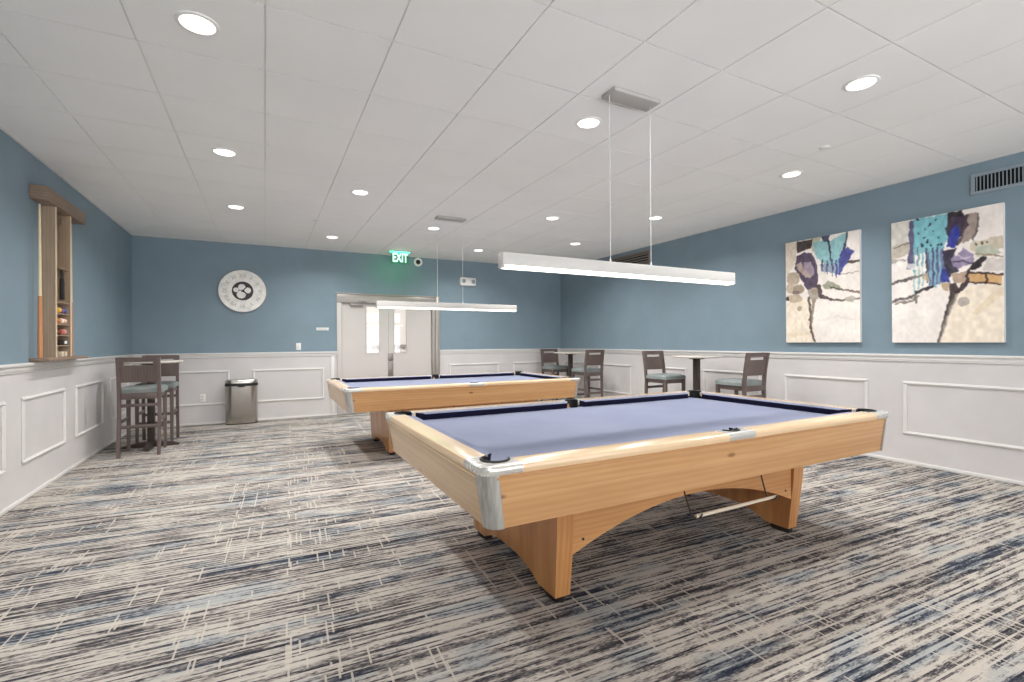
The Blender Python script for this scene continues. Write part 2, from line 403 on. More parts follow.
def leaf(num, x0, x1, g0, g1, hand):
    bm = bmesh.new(); y0, y1 = YB+.03, YB+.075; gz0, gz1 = 1.085, 1.93
    box(bm, x0, g0, y0, y1, .006, ODZ-.004); box(bm, g1, x1, y0, y1, .006, ODZ-.004)
    box(bm, g0, g1, y0, y1, .006, gz0); box(bm, g0, g1, y0, y1, gz1, ODZ-.004)
    d = struct('door_%d' % num, bm, M_door)
    bm = bmesh.new()
    for a, b, c, e in ((g0-.022, g1+.022, gz0-.022, gz0), (g0-.022, g1+.022, gz1, gz1+.022), (g0-.022, g0, gz0, gz1), (g1, g1+.022, gz0, gz1)): box(bm, a, b, y0-.008, y0, c, e, .002, 1)
    obj('glazing_bead', bm, M_door, d)
    bm = bmesh.new(); box(bm, g0, g1, y0+.018, y0+.024, gz0, gz1); obj('glass_pane', bm, M_pane, d)
    if hand > 0:
        cx = MID+.036
        bm = bmesh.new(); box(bm, cx-.050, cx+.050, y0-.008, y0, .60, .925, .003); obj('push_plate', bm, M_dmetal, d)
        bm = bmesh.new(); box(bm, cx-.050, cx+.050, y0-.012, y0, .935, 1.075, .004); tube(bm, [(cx, y0-.012, 1.02), (cx, y0-.022, 1.02)], .02, 14); obj('lock_case', bm, M_dmetal, d)
    bm = bmesh.new(); c0 = x0+.14 if hand < 0 else x1-.36
    box(bm, c0, c0+.22, y0-.055, y0, 1.935, 1.98, .006); tube(bm, [(c0+.11, y0-.03, 1.98), (c0+.11, y0-.03, 2.0)], .012)
    tube(bm, [(c0+.11, y0-.03, 2.0), (c0+.11-hand*.18, y0-.065, 2.01), (c0+.11-hand*.02, y0-.045, 2.03)], .008)
    obj('door_closer', bm, M_dmetal, d)
leaf(1, ODX0+.003, MID-.002, 1.652, 1.884, -1)
leaf(2, MID+.002, ODX1-.003, 2.157, 2.385, 1)
# corridor beyond the doors
CY = YB+3.1
bm = bmesh.new(); box(bm, -.6, 5.0, CY, CY+.1, 0, 2.7); box(bm, -.7, -.6, YB+T, CY+.1, 0, 2.7); box(bm, 5.0, 5.1, YB+T, CY+.1, 0, 2.7)
for z in (1.0, 1.13, 1.19): box(bm, -.6, 5.0, CY-.03, CY, z, z+.03, mi=1)
struct('wall_corridor', bm, [M_trim, mat('grey_corridor_rail', (150, 146, 142), 0.5)])
bm = bmesh.new(); box(bm, -.7, 5.1, YB+T, CY+.1, 2.7, 2.78); struct('ceiling_corridor', bm, M_ceil)
bm = bmesh.new(); box(bm, .9, 3.3, YB+1.2, YB+1.8, 2.685, 2.70)
_o = tag(obj('ceiling_panel_light', bm, mat('lit_corridor_panel', (255, 255, 255), emit=(255, 250, 244), es=20.0)), 'lit ceiling panel in the corridor behind the double doors', 'ceiling light')

# ------------------------------------------------------------------ ceiling downlights
def make_downlight():
    t = thing('recessed_downlight', '', 'ceiling light', group='recessed ceiling downlights')
    bm = bmesh.new(); n = 28
    prof = [(.076, -.002), (.080, -.008), (.096, -.005), (.099, 0.0), (.099, .004), (.076, .004)]
    rings = [[(r*math.cos(2*PI*k/n), r*math.sin(2*PI*k/n), z) for k in range(n)] for r, z in prof]
    loft(bm, rings+[rings[0]], cap=False); obj('trim_ring', bm, M_plas, t)
    bm = bmesh.new(); lathe(bm, [(.076, .0005), (.074, -.006), (.05, -.013), (.02, -.0155), (.002, -.016)], seg=24); obj('lens', bm, M_lens, t)
    ld = bpy.data.lights.new('downlight_beam', 'AREA'); ld.shape = 'DISK'; ld.size = .13; ld.energy = DOWN_W; ld.spread = math.radians(148); ld.color = (1.0, .99, .98)
    lo = bpy.data.objects.new('downlight_beam', ld); COL.objects.link(lo); lo.parent = t; lo.location = (0, 0, -.018)
    return t
A, B, Cc, Dd, Ee = [GX+TS*(k+.5) for k in (-1, 1, 3, 5, 7)]
R = [GY+TS*(k+.5) for k in (-2, 0, 3, 4, 6, 8)]                  # 1.66 2.88 4.71 5.32 6.54 7.76
LIGHTS = [
 (A, R[1], 'large bright downlight at the upper left of the photo, nearest to the left wall'),
 (A, R[2], 'middle downlight of the row of three along the left wall'),
 (A, R[4], 'farthest downlight of the row of three along the left wall'),
 (B, R[3], 'downlight on the ceiling above the near left corner of the far pool table'),
 (B, R[5], 'small downlight close to the back wall, on the clock side of the exit sign'),
 (Cc, R[1], 'bright downlight beside the grey canopy of the near pendant'),
 (Cc, R[4], 'downlight just behind the canopy of the far pendant, near the exit sign'),
 (Dd, R[0], 'large bright downlight at the upper right of the photo, above the paintings side'),
 (Dd, R[3], 'downlight seen left of the two cables of the near pendant, above its long bar'),
 (Dd, R[5], 'small downlight above the left end of the near pendant bar, by the emergency light'),
 (Ee, R[1], 'downlight on the ceiling above the left one of the two paintings'),
 (Ee, R[2], 'downlight seen just right of the near pendant cables, close to the right wall'),
 (Ee, R[4], 'farthest small downlight near the right wall, over the long pendant bar'),
]
dl = make_downlight()
for i, (x, y, lb) in enumerate(LIGHTS):
    if i == 0: dl.location = (x, y, H); dl['label'] = lb
    else: dup(dl, (x, y, H), 0, lb)

# ------------------------------------------------------------------ linear pendants
def make_pendant(cx, y, hl, label):
    zb, zt, hw = 1.695, 1.782, .032
    t = thing('linear_pendant', label, 'pendant light', (cx, y, H), group='linear pendants over the pool tables')
    z = lambda a: a-H
    bm = bmesh.new(); box(bm, -hl, hl, -hw, hw, z(zb+.016), z(zt), .003); box(bm, -hl, -hl+.012, -hw, hw, z(zb), z(zb+.016), .001, 1); box(bm, hl-.012, hl, -hw, hw, z(zb), z(zb+.016), .001, 1)
    obj('body', bm, M_bodyw, t)
    bm = bmesh.new(); box(bm, -hl+.013, hl-.013, -hw+.002, hw-.002, z(zb-.002), z(zb+.0165), .004); obj('diffuser', bm, M_diff, t)
    bm = bmesh.new(); box(bm, -.195, .195, -.068, .068, -.028, -.0005, .004); obj('canopy', bm, M_canopy, t)
    for x in (-.185, .165):
        bm = bmesh.new(); tube(bm, [(x, 0, -.026), (x, 0, z(zt)-.002)], .0022, 6); lathe(bm, [(.006, 0), (.006, .02), (.003, .026)], (x, 0, z(zt)), 8); obj('suspension_cable', bm, M_wire, t)
make_pendant(2.178, 2.45, .978, 'near white linear pendant hanging over the front pool table')
make_pendant(2.166, 5.90, .957, 'far white linear pendant hanging over the rear pool table, before the doors')

# ------------------------------------------------------------------ pool tables
HL, HW = 1.470, .818
ZT, ZR, ZB = .799, .766, .551          # rail top, rail underside, apron bottom
PO, PR = .107, .058                    # corner pocket centre (from the outer corner) and radius
SO, SR = .090, .054                    # side pocket
RW = .104                              # wooden rail width
BEDZ = .748
def pool_table(loc, label):
    t = thing('pool_table', label, 'pool table', loc, group='two blue cloth pool tables')
    # apron panels: bottom inset, slightly raked
    ins, insy = .045, .022; rc = .060
    for sx, sy in ((0, -1), (0, 1), (-1, 0), (1, 0)):
        bm = bmesh.new()
        if sx == 0:
            a, ab = HL-.008-rc, HL-ins-.052
            top, bot = sy*(HW-.008), sy*(HW-insy)
            P = [[(-a, top, ZR), (a, top, ZR), (a, top-sy*.03, ZR), (-a, top-sy*.03, ZR)], [(-ab, bot, ZB), (ab, bot, ZB), (ab, bot-sy*.03, ZB), (-ab, bot-sy*.03, ZB)]]
            # a shallow groove under the rail
            loft(bm, [P[1], P[0]]); box(bm, -a, a, *sorted((top-sy*.012, top+sy*.004)), ZR-.022, ZR-.012, .002, 1)
            obj('apron', bm, M_pine, t)
        else:
            a, ab = HW-.008-rc, HW-insy-.052
            top, bot = sx*(HL-.008), sx*(HL-ins)
            P = [[(top, -a, ZR), (top, a, ZR), (top-sx*.03, a, ZR), (top-sx*.03, -a, ZR)], [(bot, -ab, ZB), (bot, ab, ZB), (bot-sx*.03, ab, ZB), (bot-sx*.03, -ab, ZB)]]
            loft(bm, [P[1], P[0]]); box(bm, *sorted((top-sx*.012, top+sx*.004)), -a, a, ZR-.022, ZR-.012, .002, 1)
            obj('apron', bm, M_pine_y, t)
    bm = bmesh.new(); box(bm, -HL+ins+.02, HL-ins-.02, -HW+ins+.02, HW-ins-.02, ZB+.006, ZB+.03); obj('underside_board', bm, M_base, t)
    # corner castings: upright wrap and top cap
    for sx in (-1, 1):
        for sy in (-1, 1):
            def wrap(z, inset, off, r):
                hx, hy = HL-inset+off, HW-(.008+(inset-.008)*(insy-.008)/(ins-.008))+off
                ox, oy = hx-r, hy-r; pts = [(hx, oy-.008)]
                for k in range(9):
                    q = math.radians(90*k/8); pts.append((ox+r*math.cos(q), oy+r*math.sin(q)))
                pts.append((ox-.008, hy)); return [(sx*a_, sy*b_, z) for a_, b_ in pts]
            bm = bmesh.new()
            rings = [wrap(ZB-.002, ins, .003, .055), wrap((ZB+ZR)/2, (ins+.008)/2, .003, .059), wrap(ZR, .008, .003, .063)]
            inn = [wrap(ZR, .008, -.016, .044), wrap(ZB-.002, ins, -.016, .036)]
            loft(bm, rings+inn+[rings[0]], cap=False, closed=False)
            n = len(rings[0])
            obj('corner_upright', bm, M_cast, t, 50)
            # top cap with the pocket cut
            L_ = .180; ro = .06; pts = [(L_, 0)]
            for k in range(9):
                q = math.radians(270-90*k/8); pts.append((ro+ro*math.cos(q), ro+ro*math.sin(q)))
            pts.append((0, L_)); pts.append((RW, L_))
            a0 = math.degrees(math.acos((RW-PO)/PR)); 
            for k in range(15):
                q = math.radians(a0 + (450-2*a0)*k/14 - 0)
                pts.append((PO+PR*math.cos(q), PO+PR*math.sin(q)))
            pts.append((L_, RW))
            def cap(z, sh): 
                out = []
                for a_, b_ in pts:
                    a2 = max(a_, sh) ; b2 = max(b_, sh)
                    out.append((sx*(HL-a2), sy*(HW-b2), z))
                return out
            bm = bmesh.new(); loft(bm, [cap(ZR-.004, .004), cap(ZR+.009, 0), cap(ZT-.014, 0), cap(ZT-.004, .006), cap(ZT, .016)])
            obj('corner_cap', bm, M_castx, t, 40)
            px, py = sx*(HL-PO), sy*(HW-PO)
            bm = bmesh.new(); ang0 = math.atan2(sy, sx)
            arc = [(px+(PR-.002)*math.cos(ang0+q), py+(PR-.002)*math.sin(ang0+q), ZT+.001) for q in [math.radians(-118+236*k/20) for k in range(21)]]
            tube(bm, arc, .0065, 8)
            loft(bm, [[(px+rr_*math.cos(2*PI*k/20), py+rr_*math.sin(2*PI*k/20), zz) for k in range(20)] for rr_, zz in ((PR, BEDZ-.012), (PR-.002, .66), (PR-.015, .62), (.005, .612))], cap=False)
            loft(bm, [[(px+(PR-.0015)*math.cos(ang0+q), py+(PR-.0015)*math.sin(ang0+q), zz) for q in [math.radians(-134+268*k/20) for k in range(21)]] for zz in (BEDZ-.014, ZT+.0005)], cap=False, closed=False)
            obj('pocket', bm, M_black, t)
    # side castings and pockets
    for sy in (-1, 1):
        S_ = .10; pts = [(-S_, 0), (S_, 0), (S_, RW)]
        q0 = math.degrees(math.asin((RW-SO)/SR))
        for k in range(15):
            q = math.radians(q0 - (180+2*q0)*k/14); pts.append((SR*math.cos(q), SO+SR*math.sin(q)))
        pts.append((-S_, RW))
        def scap(z, sh): return [(a_, sy*(HW-max(b_, sh)), z) for a_, b_ in pts]
        bm = bmesh.new(); loft(bm, [scap(ZR-.004, .004), scap(ZR+.009, 0), scap(ZT-.014, 0), scap(ZT-.004, .006), scap(ZT, .016)])
        obj('side_cap', bm, M_castx, t, 40)
        bm = bmesh.new(); py = sy*(HW-SO)
        tube(bm, [((SR-.002)*math.cos(q), py+sy*(SR-.002)*math.sin(q), ZT+.001) for q in [math.radians(8+164*k/16) for k in range(17)]], .006, 8)
        loft(bm, [[((SR-.0015)*math.cos(q), py+sy*(SR-.0015)*math.sin(q), zz) for q in [math.radians(-10+200*k/20) for k in range(21)]] for zz in (BEDZ-.014, ZT+.0005)], cap=False, closed=False)
        loft(bm, [[(rr_*math.cos(2*PI*k/20), py+rr_*math.sin(2*PI*k/20), zz) for k in range(20)] for rr_, zz in ((SR, BEDZ-.012), (SR-.002, .66), (SR-.015, .62), (.005, .612))], cap=False)
        obj('pocket', bm, M_black, t)
    # wooden rails
    prof = [(.004, ZR-.004), (0, ZR+.009), (0, ZT-.014), (.006, ZT-.004), (.016, ZT), (RW, ZT-.001), (RW, ZR-.004)]
    for sy in (-1, 1):
        for x0, x1 in ((-HL+.180, -.10), (.10, HL-.180)):
            bm = bmesh.new(); prism(bm, [(sy*(HW-b_), z_) for b_, z_ in prof], x0, x1, 'x'); obj('rail', bm, M_rail, t)
    for sx in (-1, 1):
        bm = bmesh.new(); prism(bm, [(sx*(HL-b_), z_) for b_, z_ in prof], -HW+.180, HW-.180, 'y'); obj('rail', bm, M_rail_y, t)
    # cushions
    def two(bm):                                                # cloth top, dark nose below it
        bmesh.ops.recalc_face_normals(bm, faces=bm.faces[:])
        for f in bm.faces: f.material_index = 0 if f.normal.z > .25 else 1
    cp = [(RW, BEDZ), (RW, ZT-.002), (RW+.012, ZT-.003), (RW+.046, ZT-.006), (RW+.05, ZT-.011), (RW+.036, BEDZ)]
    for sy in (-1, 1):
        for s in (-1, 1):
            bm = bmesh.new()
            ring = lambda xo, k: [(s*(xo+k*(b_-RW)), sy*(HW-b_), z_) for b_, z_ in cp]
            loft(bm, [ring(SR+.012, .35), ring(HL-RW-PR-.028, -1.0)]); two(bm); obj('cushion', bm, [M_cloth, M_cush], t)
    for sx in (-1, 1):
        bm = bmesh.new(); e = HW-RW-PR-.028
        ring = lambda yo, k, s: [(sx*(HL-b_), s*(yo+k*(b_-RW)), z_) for b_, z_ in cp]
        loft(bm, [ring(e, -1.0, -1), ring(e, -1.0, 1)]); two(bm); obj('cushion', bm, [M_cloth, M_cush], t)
    # cloth bed with pocket cut-outs
    bx, by = HL-RW, HW-RW
    o = PO-RW; aa = math.degrees(math.asin(o/PR)); ss = math.degrees(math.asin((RW-SO)/SR))
    cx_, cy_ = bx-o, by-o
    def corner(sx, sy):
        # concave arc through the inner side: from the +x edge round to the +y edge
        A_ = [(cx_+PR*math.cos(q), cy_+PR*math.sin(q)) for q in [math.radians((aa) - (270+2*aa-0)*k/12) for k in range(13)]]
        A_ = [(min(a_, bx), min(b_, by)) for a_, b_ in A_]
        A_ = [(sx*a_, sy*b_) for a_, b_ in A_]
        return A_ if sx*sy > 0 else A_[::-1]
    sideT = [(SR*math.cos(q), by-(SO-RW)+SR*math.sin(q)) for q in [math.radians(-2-176*k/10) for k in range(11)]]
    sideT = [(a_, min(b_, by)) for a_, b_ in sideT]
    pts = corner(1, 1) + sideT + corner(-1, 1) + corner(-1, -1) + [(-a_, -b_) for a_, b_ in sideT] + corner(1, -1)
    bm = bmesh.new(); prism(bm, pts, BEDZ-.03, BEDZ, 'z'); obj('cloth_bed', bm, M_cloth, t)
    # base: two arched end frames, two arched long rails, levelling feet
    LX, LY = .945, .50
    for sx in (-1, 1):
        bm = bmesh.new(); out = LY+.05; n = 14
        pts = [(-out, ZB+.008), (-out+.012, .36), (-LY, .032), (-LY+.165, .032)]
        for k in range(1, n):
            a_ = -LY+.165 + (2*LY-.33)*k/n; q = abs(2*k/n-1)
            pts.append((a_, .032+.070*(1-q**3.0)))
        pts += [(LY-.165, .032), (LY, .032), (out-.012, .36), (out, ZB+.008)]
        x_o, x_i = sx*(LX+.0), sx*(LX-.085)
        loft(bm, [[(x_o+sx*.02*(p[1]/ZB), p[0], p[1]) for p in pts], [(x_i, p[0], p[1]) for p in pts]])
        obj('end_frame', bm, M_leg, t, 25)
        for sy in (-1, 1):
            bm = bmesh.new(); x_ = sx*(LX-.045); y_ = sy*(LY-.075)
            lathe(bm, [(.034, 0), (.036, .004), (.036, .030), (.03, .034)], (x_, y_, 0), 16, 1.1, 2.1); obj('foot', bm, M_foot, t)
    for sy in (-1, 1):
        bm = bmesh.new(); n = 18; e = LX-.087
        pts = [(-e, ZB+.008), (-e, .235)]
        for k in range(1, n):
            a_ = -e+2*e*k/n; q = 2*k/n-1; pts.append((a_, .235+.175*(1-q*q)))
        pts += [(e, .235), (e, ZB+.008)]
        y_ = sy*(LY+.005); prism(bm, pts, y_-.018, y_+.018, 'y')
        obj('arched_rail', bm, M_base, t, 25)
        for sx in (-1, 1):
            for z_ in (.30, .50):
                bm = bmesh.new(); c_ = (sx*(e-.06), y_+sy*.018, z_); tube(bm, [c_, (c_[0], c_[1]+sy*.004, c_[2])], .007, 8)
                obj('bolt_head', bm, M_foot, t)
    # rest hooks under the front apron
    for x_, x2 in ((-.23, -.13), (.40, .50)):
        bm = bmesh.new(); yq = -.62
        tube(bm, [(x_, yq, ZB+.008), (x_+.02, yq, .47), (x2-.03, yq, .335), (x2, yq-.004, .318), (x2+.02, yq-.02, .325), (x2+.02, yq-.03, .345)], .0045, 6); obj('rest_hook', bm, M_iron, t)
    return t
T1 = pool_table((2.183, 2.449, 0), 'front pool table with light wooden apron and blue cloth, nearest the camera')
T2 = pool_table((2.183, 5.90, 0), 'rear pool table with light wooden apron, standing in front of the double doors')
bm = bmesh.new()
tube(bm, [(2.05, 1.823, .328), (2.38, 1.823, .329), (2.735, 1.823, .331)], [.0105, .010, .0085], 10)
tag(obj('bridge_stick', bm, mat('pale_cue_shaft', (226, 212, 192), 0.35)), 'pale stick lying in the two hooks under the front pool table', 'pool stick')

# ------------------------------------------------------------------ bar stools and tables
def make_stool():
    t = thing('bar_stool', '', 'bar stool', group='dark wooden bar stools with grey seats')
    for s in (-1, 1):
        bm = bmesh.new(); x = s*.185                           # rear post: raked foot, straight, raked back
        path = [(-.255, 0), (-.215, .36), (-.205, .70), (-.225, .90), (-.262, 1.12)]
        loft(bm, [[(x-.017, y-.019, z), (x+.017, y-.019, z), (x+.017, y+.019, z), (x-.017, y+.019, z)] for y, z in path])
        obj('leg', bm, M_stoolwood, t)
        bm = bmesh.new(); x = s*.178
        loft(bm, [[(x-a, .178-a, z), (x+a, .178-a, z), (x+a, .178+a, z), (x-a, .178+a, z)] for a, z in ((.015, 0), (.019, .5), (.020, .725))]); obj('leg', bm, M_stoolwood, t)
    bm = bmesh.new()
    box(bm, -.165, .165, -.222, -.198, .645, .715, .002); box(bm, -.16, .16, .168, .19, .655, .715, .002)
    for s in (-1, 1): box(bm, s*.178-.011, s*.178+.011, -.19, .16, .655, .715, .002)
    obj('seat_frame', bm, M_stoolwood, t)
    bm = bmesh.new()
    pr = [(0, .714), (.004, .722), (0, .748), (.014, .768), (.05, .780), (.11, .785)]
    base = rrect(.212, .206, .03, 4)
    loft(bm, [[(a*(1-o/.212), b*(1-o/.206)+.006, z) for a, b in base] for o, z in pr]); obj('seat', bm, M_seat, t, 50)
    def yb(z): return -.205-.02*(z-.7)/.2 if z < .9 else -.225-.037*(z-.9)/.22
    bm = bmesh.new(); n = 6                                    # back panel with slot under the top rail
    def slab(z0, z1, x0, x1):
        zs = [z0, (z0+z1)/2, z1]
        loft(bm, [[(x0, yb(z)-.011, z), (x1, yb(z)-.011, z), (x1, yb(z)+.011, z), (x0, yb(z)+.011, z)] for z in zs])
    slab(1.068, 1.122, -.17, .17); slab(.838, 1.032, -.17, .17)
    slab(1.0321, 1.0679, -.17, -.135); slab(1.0321, 1.0679, .135, .17)
    obj('backrest', bm, M_stoolwood, t, 30)
    for z, y, hx in ((.575, -.207, .17), (.335, -.219, .17), (.275, .178, .162)):
        bm = bmesh.new(); box(bm, -hx, hx, y-.010, y+.010, z-.018, z+.018, .002); obj('stretcher', bm, M_stoolwood, t)
    for s in (-1, 1):
        bm = bmesh.new(); box(bm, s*.18-.009, s*.18+.009, -.205, .163, .372, .408, .002); obj('stretcher', bm, M_stoolwood, t)
    return t
st = make_stool()
STOOLS = [
 (-1.27, 7.00, 0.0, 'bar stool seen from behind near the left wall, nearest of the pair there'),
 (-1.235, 7.60, PI, 'bar stool facing the camera by the left wall, beyond the nearest stool and its table'),
 (5.30, 5.26, PI, 'bar stool left of the right-hand bar table, with its back toward the far wall'),
 (5.36, 4.06, 0.0, 'nearest stool by the right wall, right of its bar table, below the left painting'),
 (5.30, 7.22, 0.0, 'stool on the near side of the bar table in the far right corner'),
 (5.30, 8.28, PI, 'farthest stool, tucked in the back right corner beyond its bar table'),
]
for i, (x, y, rz, lb) in enumerate(STOOLS):
    if i == 0: st.location = (x, y, 0); st.rotation_euler = (0, 0, rz); st['label'] = lb
    else: dup(st, (x, y, 0), rz, lb)

def make_bar_table():
    t = thing('bar_table', '', 'bar table', group='small round pedestal bar tables')
    bm = bmesh.new(); lathe(bm, [(.30, 1.036), (.325, 1.040), (.330, 1.046), (.330, 1.056), (.325, 1.062)], seg=40); obj('table_top', bm, M_top, t)
    bm = bmesh.new(); lathe(bm, [(.10, 1.018), (.11, 1.036)], seg=20); box(bm, -.036, .036, -.036, .036, .05, 1.02, .006); obj('pole', bm, M_iron, t)
    bm = bmesh.new()
    for k in range(4):
        q = PI/2*k; c, s = math.cos(q), math.sin(q)
        ring = lambda d, w, h: [(c*d-s*w, s*d+c*w, .006), (c*d+s*w, s*d-c*w, .006), (c*d+s*w, s*d-c*w, h), (c*d-s*w, s*d+c*w, h)]
        loft(bm, [ring(.02, .04, .075), ring(.20, .034, .05), ring(.29, .028, .026)])
        lathe(bm, [(.018, 0), (.018, .008)], (c*.26, s*.26, 0), 10)
    obj('base', bm, M_iron, t); return t
bt = make_bar_table(); bt.location = (-1.25, 7.30, 0); bt['label'] = 'pedestal bar table between the two stools by the left wall'
dup(bt, (5.31, 4.69, 0), 0, 'pedestal bar table between two stools along the right wall, nearer of two there')
dup(bt, (5.31, 7.76, 0), 0, 'pedestal bar table between two stools in the far right corner')

# ------------------------------------------------------------------ trash can
t = thing('trash_can', 'brushed steel trash can with black band, on the carpet by the back wall', 'trash can', (-.328, 8.735, 0))
def oval(hx, hy, r, z): return [(a, b, z) for a, b in rrect(hx, hy, r, 8)]
bm = bmesh.new(); loft(bm, [oval(.220, .118, .10, .012), oval(.222, .12, .10, .03), oval(.222, .12, .10, .605), oval(.216, .115, .095, .61)]); obj('body', bm, M_steel, t)
bm = bmesh.new(); loft(bm, [oval(.216, .115, .10, 0), oval(.225, .123, .10, .004), oval(.225, .123, .10, .014)]); obj('base_ring', bm, M_black, t)
bm = bmesh.new(); loft(bm, [oval(.227, .125, .10, .602), oval(.230, .128, .10, .606), oval(.230, .128, .10, .638), oval(.222, .12, .10, .646)]); box(bm, -.045, .05, -.138, -.118, .585, .625, .008); obj('black_band', bm, M_black, t)
bm = bmesh.new(); loft(bm, [oval(.226, .125, .10, .646), oval(.226, .125, .10, .680), oval(.214, .115, .095, .697), oval(.175, .085, .07, .704)]); obj('lid', bm, M_steel, t)

# ------------------------------------------------------------------ clock
t = thing('wall_clock', 'large round white wall clock with dark centre of gears', 'clock', (-.312, YB, 2.122))
def toY(bm):                                                   # build in XZ facing -Y: local z of the lathe becomes -Y
    xform(bm, Matrix.Rotation(PI/2, 4, 'X'))
bm = bmesh.new(); lathe(bm, [(.345, .001), (.350, .004), (.350, .030), (.344, .036), (.337, .030)], seg=64); toY(bm); obj('rim', bm, mat('grey_clock_rim', (150, 152, 152), 0.5), t)
M_face = paint_material('whitewashed_clock_face', (243, 240, 235), 0.6, 0.05, 14.0)
bm = bmesh.new(); lathe(bm, [(.337, .022), (.337, .032), (.152, .034)], seg=64); toY(bm); obj('face', bm, M_face, t)
M_num = mat('faded_numeral_grey', (198, 193, 187), 0.7)
for k, s in enumerate(('XII', 'I', 'II', 'III', 'IV', 'V', 'VI', 'VII', 'VIII', 'IX', 'X', 'XI')):
    bm = text_bm(s, .085, .002, .001); xform(bm, Matrix.Translation((0, .245, .0345)) )
    xform(bm, Matrix.Rotation(-2*PI*k/12, 4, 'Z')); toY(bm); obj('numeral', bm, M_num, t)
M_cdark = mat('dark_clock_centre', (58, 56, 56), 0.6)
bm = bmesh.new(); lathe(bm, [(.152, .030), (.152, .037), (.148, .038)], seg=48); toY(bm); obj('centre_disc', bm, M_cdark, t)
def gear(cx, cy, r, n, z, hole):
    bm = bmesh.new(); pts = []
    for k in range(n*4):
        rr_ = r if (k % 4) in (0, 1) else r*.88
        q = 2*PI*k/(n*4); pts.append((cx+rr_*math.cos(q), cy+rr_*math.sin(q)))
    loft(bm, [[(a, b, z) for a, b in pts], [(a, b, z+.004) for a, b in pts]]); toY(bm); return bm
for cx, cy, r, n in ((-.012, .058, .056, 14), (.072, .012, .05, 12), (-.02, -.058, .068, 16), (-.094, .014, .04, 10)):
    g = obj('gear', gear(cx, cy, r, n, .038, 0), M_face, t)
M_hand = mat('black_clock_hand', (30, 29, 29), 0.5)
for q, L_, w in ((40, .11, .008), (128, .085, .010)):
    bm = bmesh.new(); a = math.radians(90-q)
    pts = [(-.025, -w), (L_*.8, -w), (L_, 0), (L_*.8, w), (-.025, w)]
    loft(bm, [[(x*math.cos(a)-y*math.sin(a), x*math.sin(a)+y*math.cos(a), z) for x, y in pts] for z in (.044+.002*(q < 90), .046+.002*(q < 90))]); toY(bm)
    obj('hand', bm, M_hand, t)
bm = bmesh.new(); lathe(bm, [(.012, .04), (.012, .05), (.004, .052)], seg=14); toY(bm); obj('hub', bm, M_hand, t)

# ------------------------------------------------------------------ exit sign, horn, emergency light, switch plates
t = thing('exit_sign', 'lit green exit sign hanging from the ceiling before the back wall', 'exit sign', (2.14, 8.42, H))
bm = bmesh.new(); box(bm, -.20, .20, -.035, .035, -.024, -.0005, .003); obj('housing', bm, mat('pale_green_lit_housing', (198, 214, 204), 0.4), t)
bm = bmesh.new(); box(bm, -.17, .17, -.012, .012, -.027, -.0235); obj('light_strip', bm, mat('green_light_strip', (40, 200, 120), emit=(10, 235, 120), es=80.0), t)
M_acr = bpy.data.materials.new('green_tinted_acrylic'); M_acr.use_nodes = True
_t = M_acr.node_tree; _t.nodes.remove(_t.nodes['Principled BSDF'])
_a = _t.nodes.new('ShaderNodeBsdfTransparent'); _a.inputs[0].default_value = (.62, .95, .80, 1); _g = _t.nodes.new('ShaderNodeBsdfGlossy'); _g.inputs['Roughness'].default_value = 0.05
_m = _t.nodes.new('ShaderNodeMixShader'); _m.inputs[0].default_value = 0.08
_t.links.new(_a.outputs[0], _m.inputs[1]); _t.links.new(_g.outputs[0], _m.inputs[2]); _t.links.new(_m.outputs[0], _t.nodes['Material Output'].inputs[0])
bm = bmesh.new(); box(bm, -.165, .165, -.004, .004, -.235, -.028, .001, 1); obj('panel', bm, M_acr, t)
bm = text_bm('EXIT', .215, .003, .006); xform(bm, Matrix.Translation((0, -.006, -.128)) @ Matrix.Rotation(PI/2, 4, 'X') @ Matrix.Diagonal((.62, 1, 1, 1)))
obj('lettering', bm, mat('lit_green_lettering', (205, 255, 230), emit=(190, 255, 225), es=1.3), t)

t = thing('alarm_horn', 'round white wall device with a dark centre, right of the exit sign', 'alarm', (2.60, YB, 2.80))
bm = bmesh.new(); lathe(bm, [(.078, .001), (.082, .006), (.082, .030), (.070, .040), (.046, .036), (.044, .022)], seg=36); toY(bm); obj('ring', bm, M_plas, t)
bm = bmesh.new(); lathe(bm, [(.045, .015), (.045, .026), (.03, .032), (.004, .034)], seg=24); toY(bm); obj('grille', bm, M_black, t)

t = thing('emergency_light', 'white two-headed emergency light on the back wall above the far pendant', 'emergency light', (3.61, YB, 2.478))
bm = bmesh.new(); pts = rrect(.17, .082, .03, 4)
loft(bm, [[(a*k, -y, b*k) for a, b in pts] for y, k in ((.001, 1.0), (.05, 1.0), (.066, .95), (.07, .9))]); obj('housing', bm, M_plas, t)
for x in (-.105, .105):
    bm = bmesh.new(); lathe(bm, [(.036, .068), (.04, .074), (.04, .094), (.033, .1), (.01, .098)], (x, 0.005, 0), 20); toY(bm); obj('lamp_head', bm, mat('grey_lamp_head', (150, 154, 158), 0.3), t)

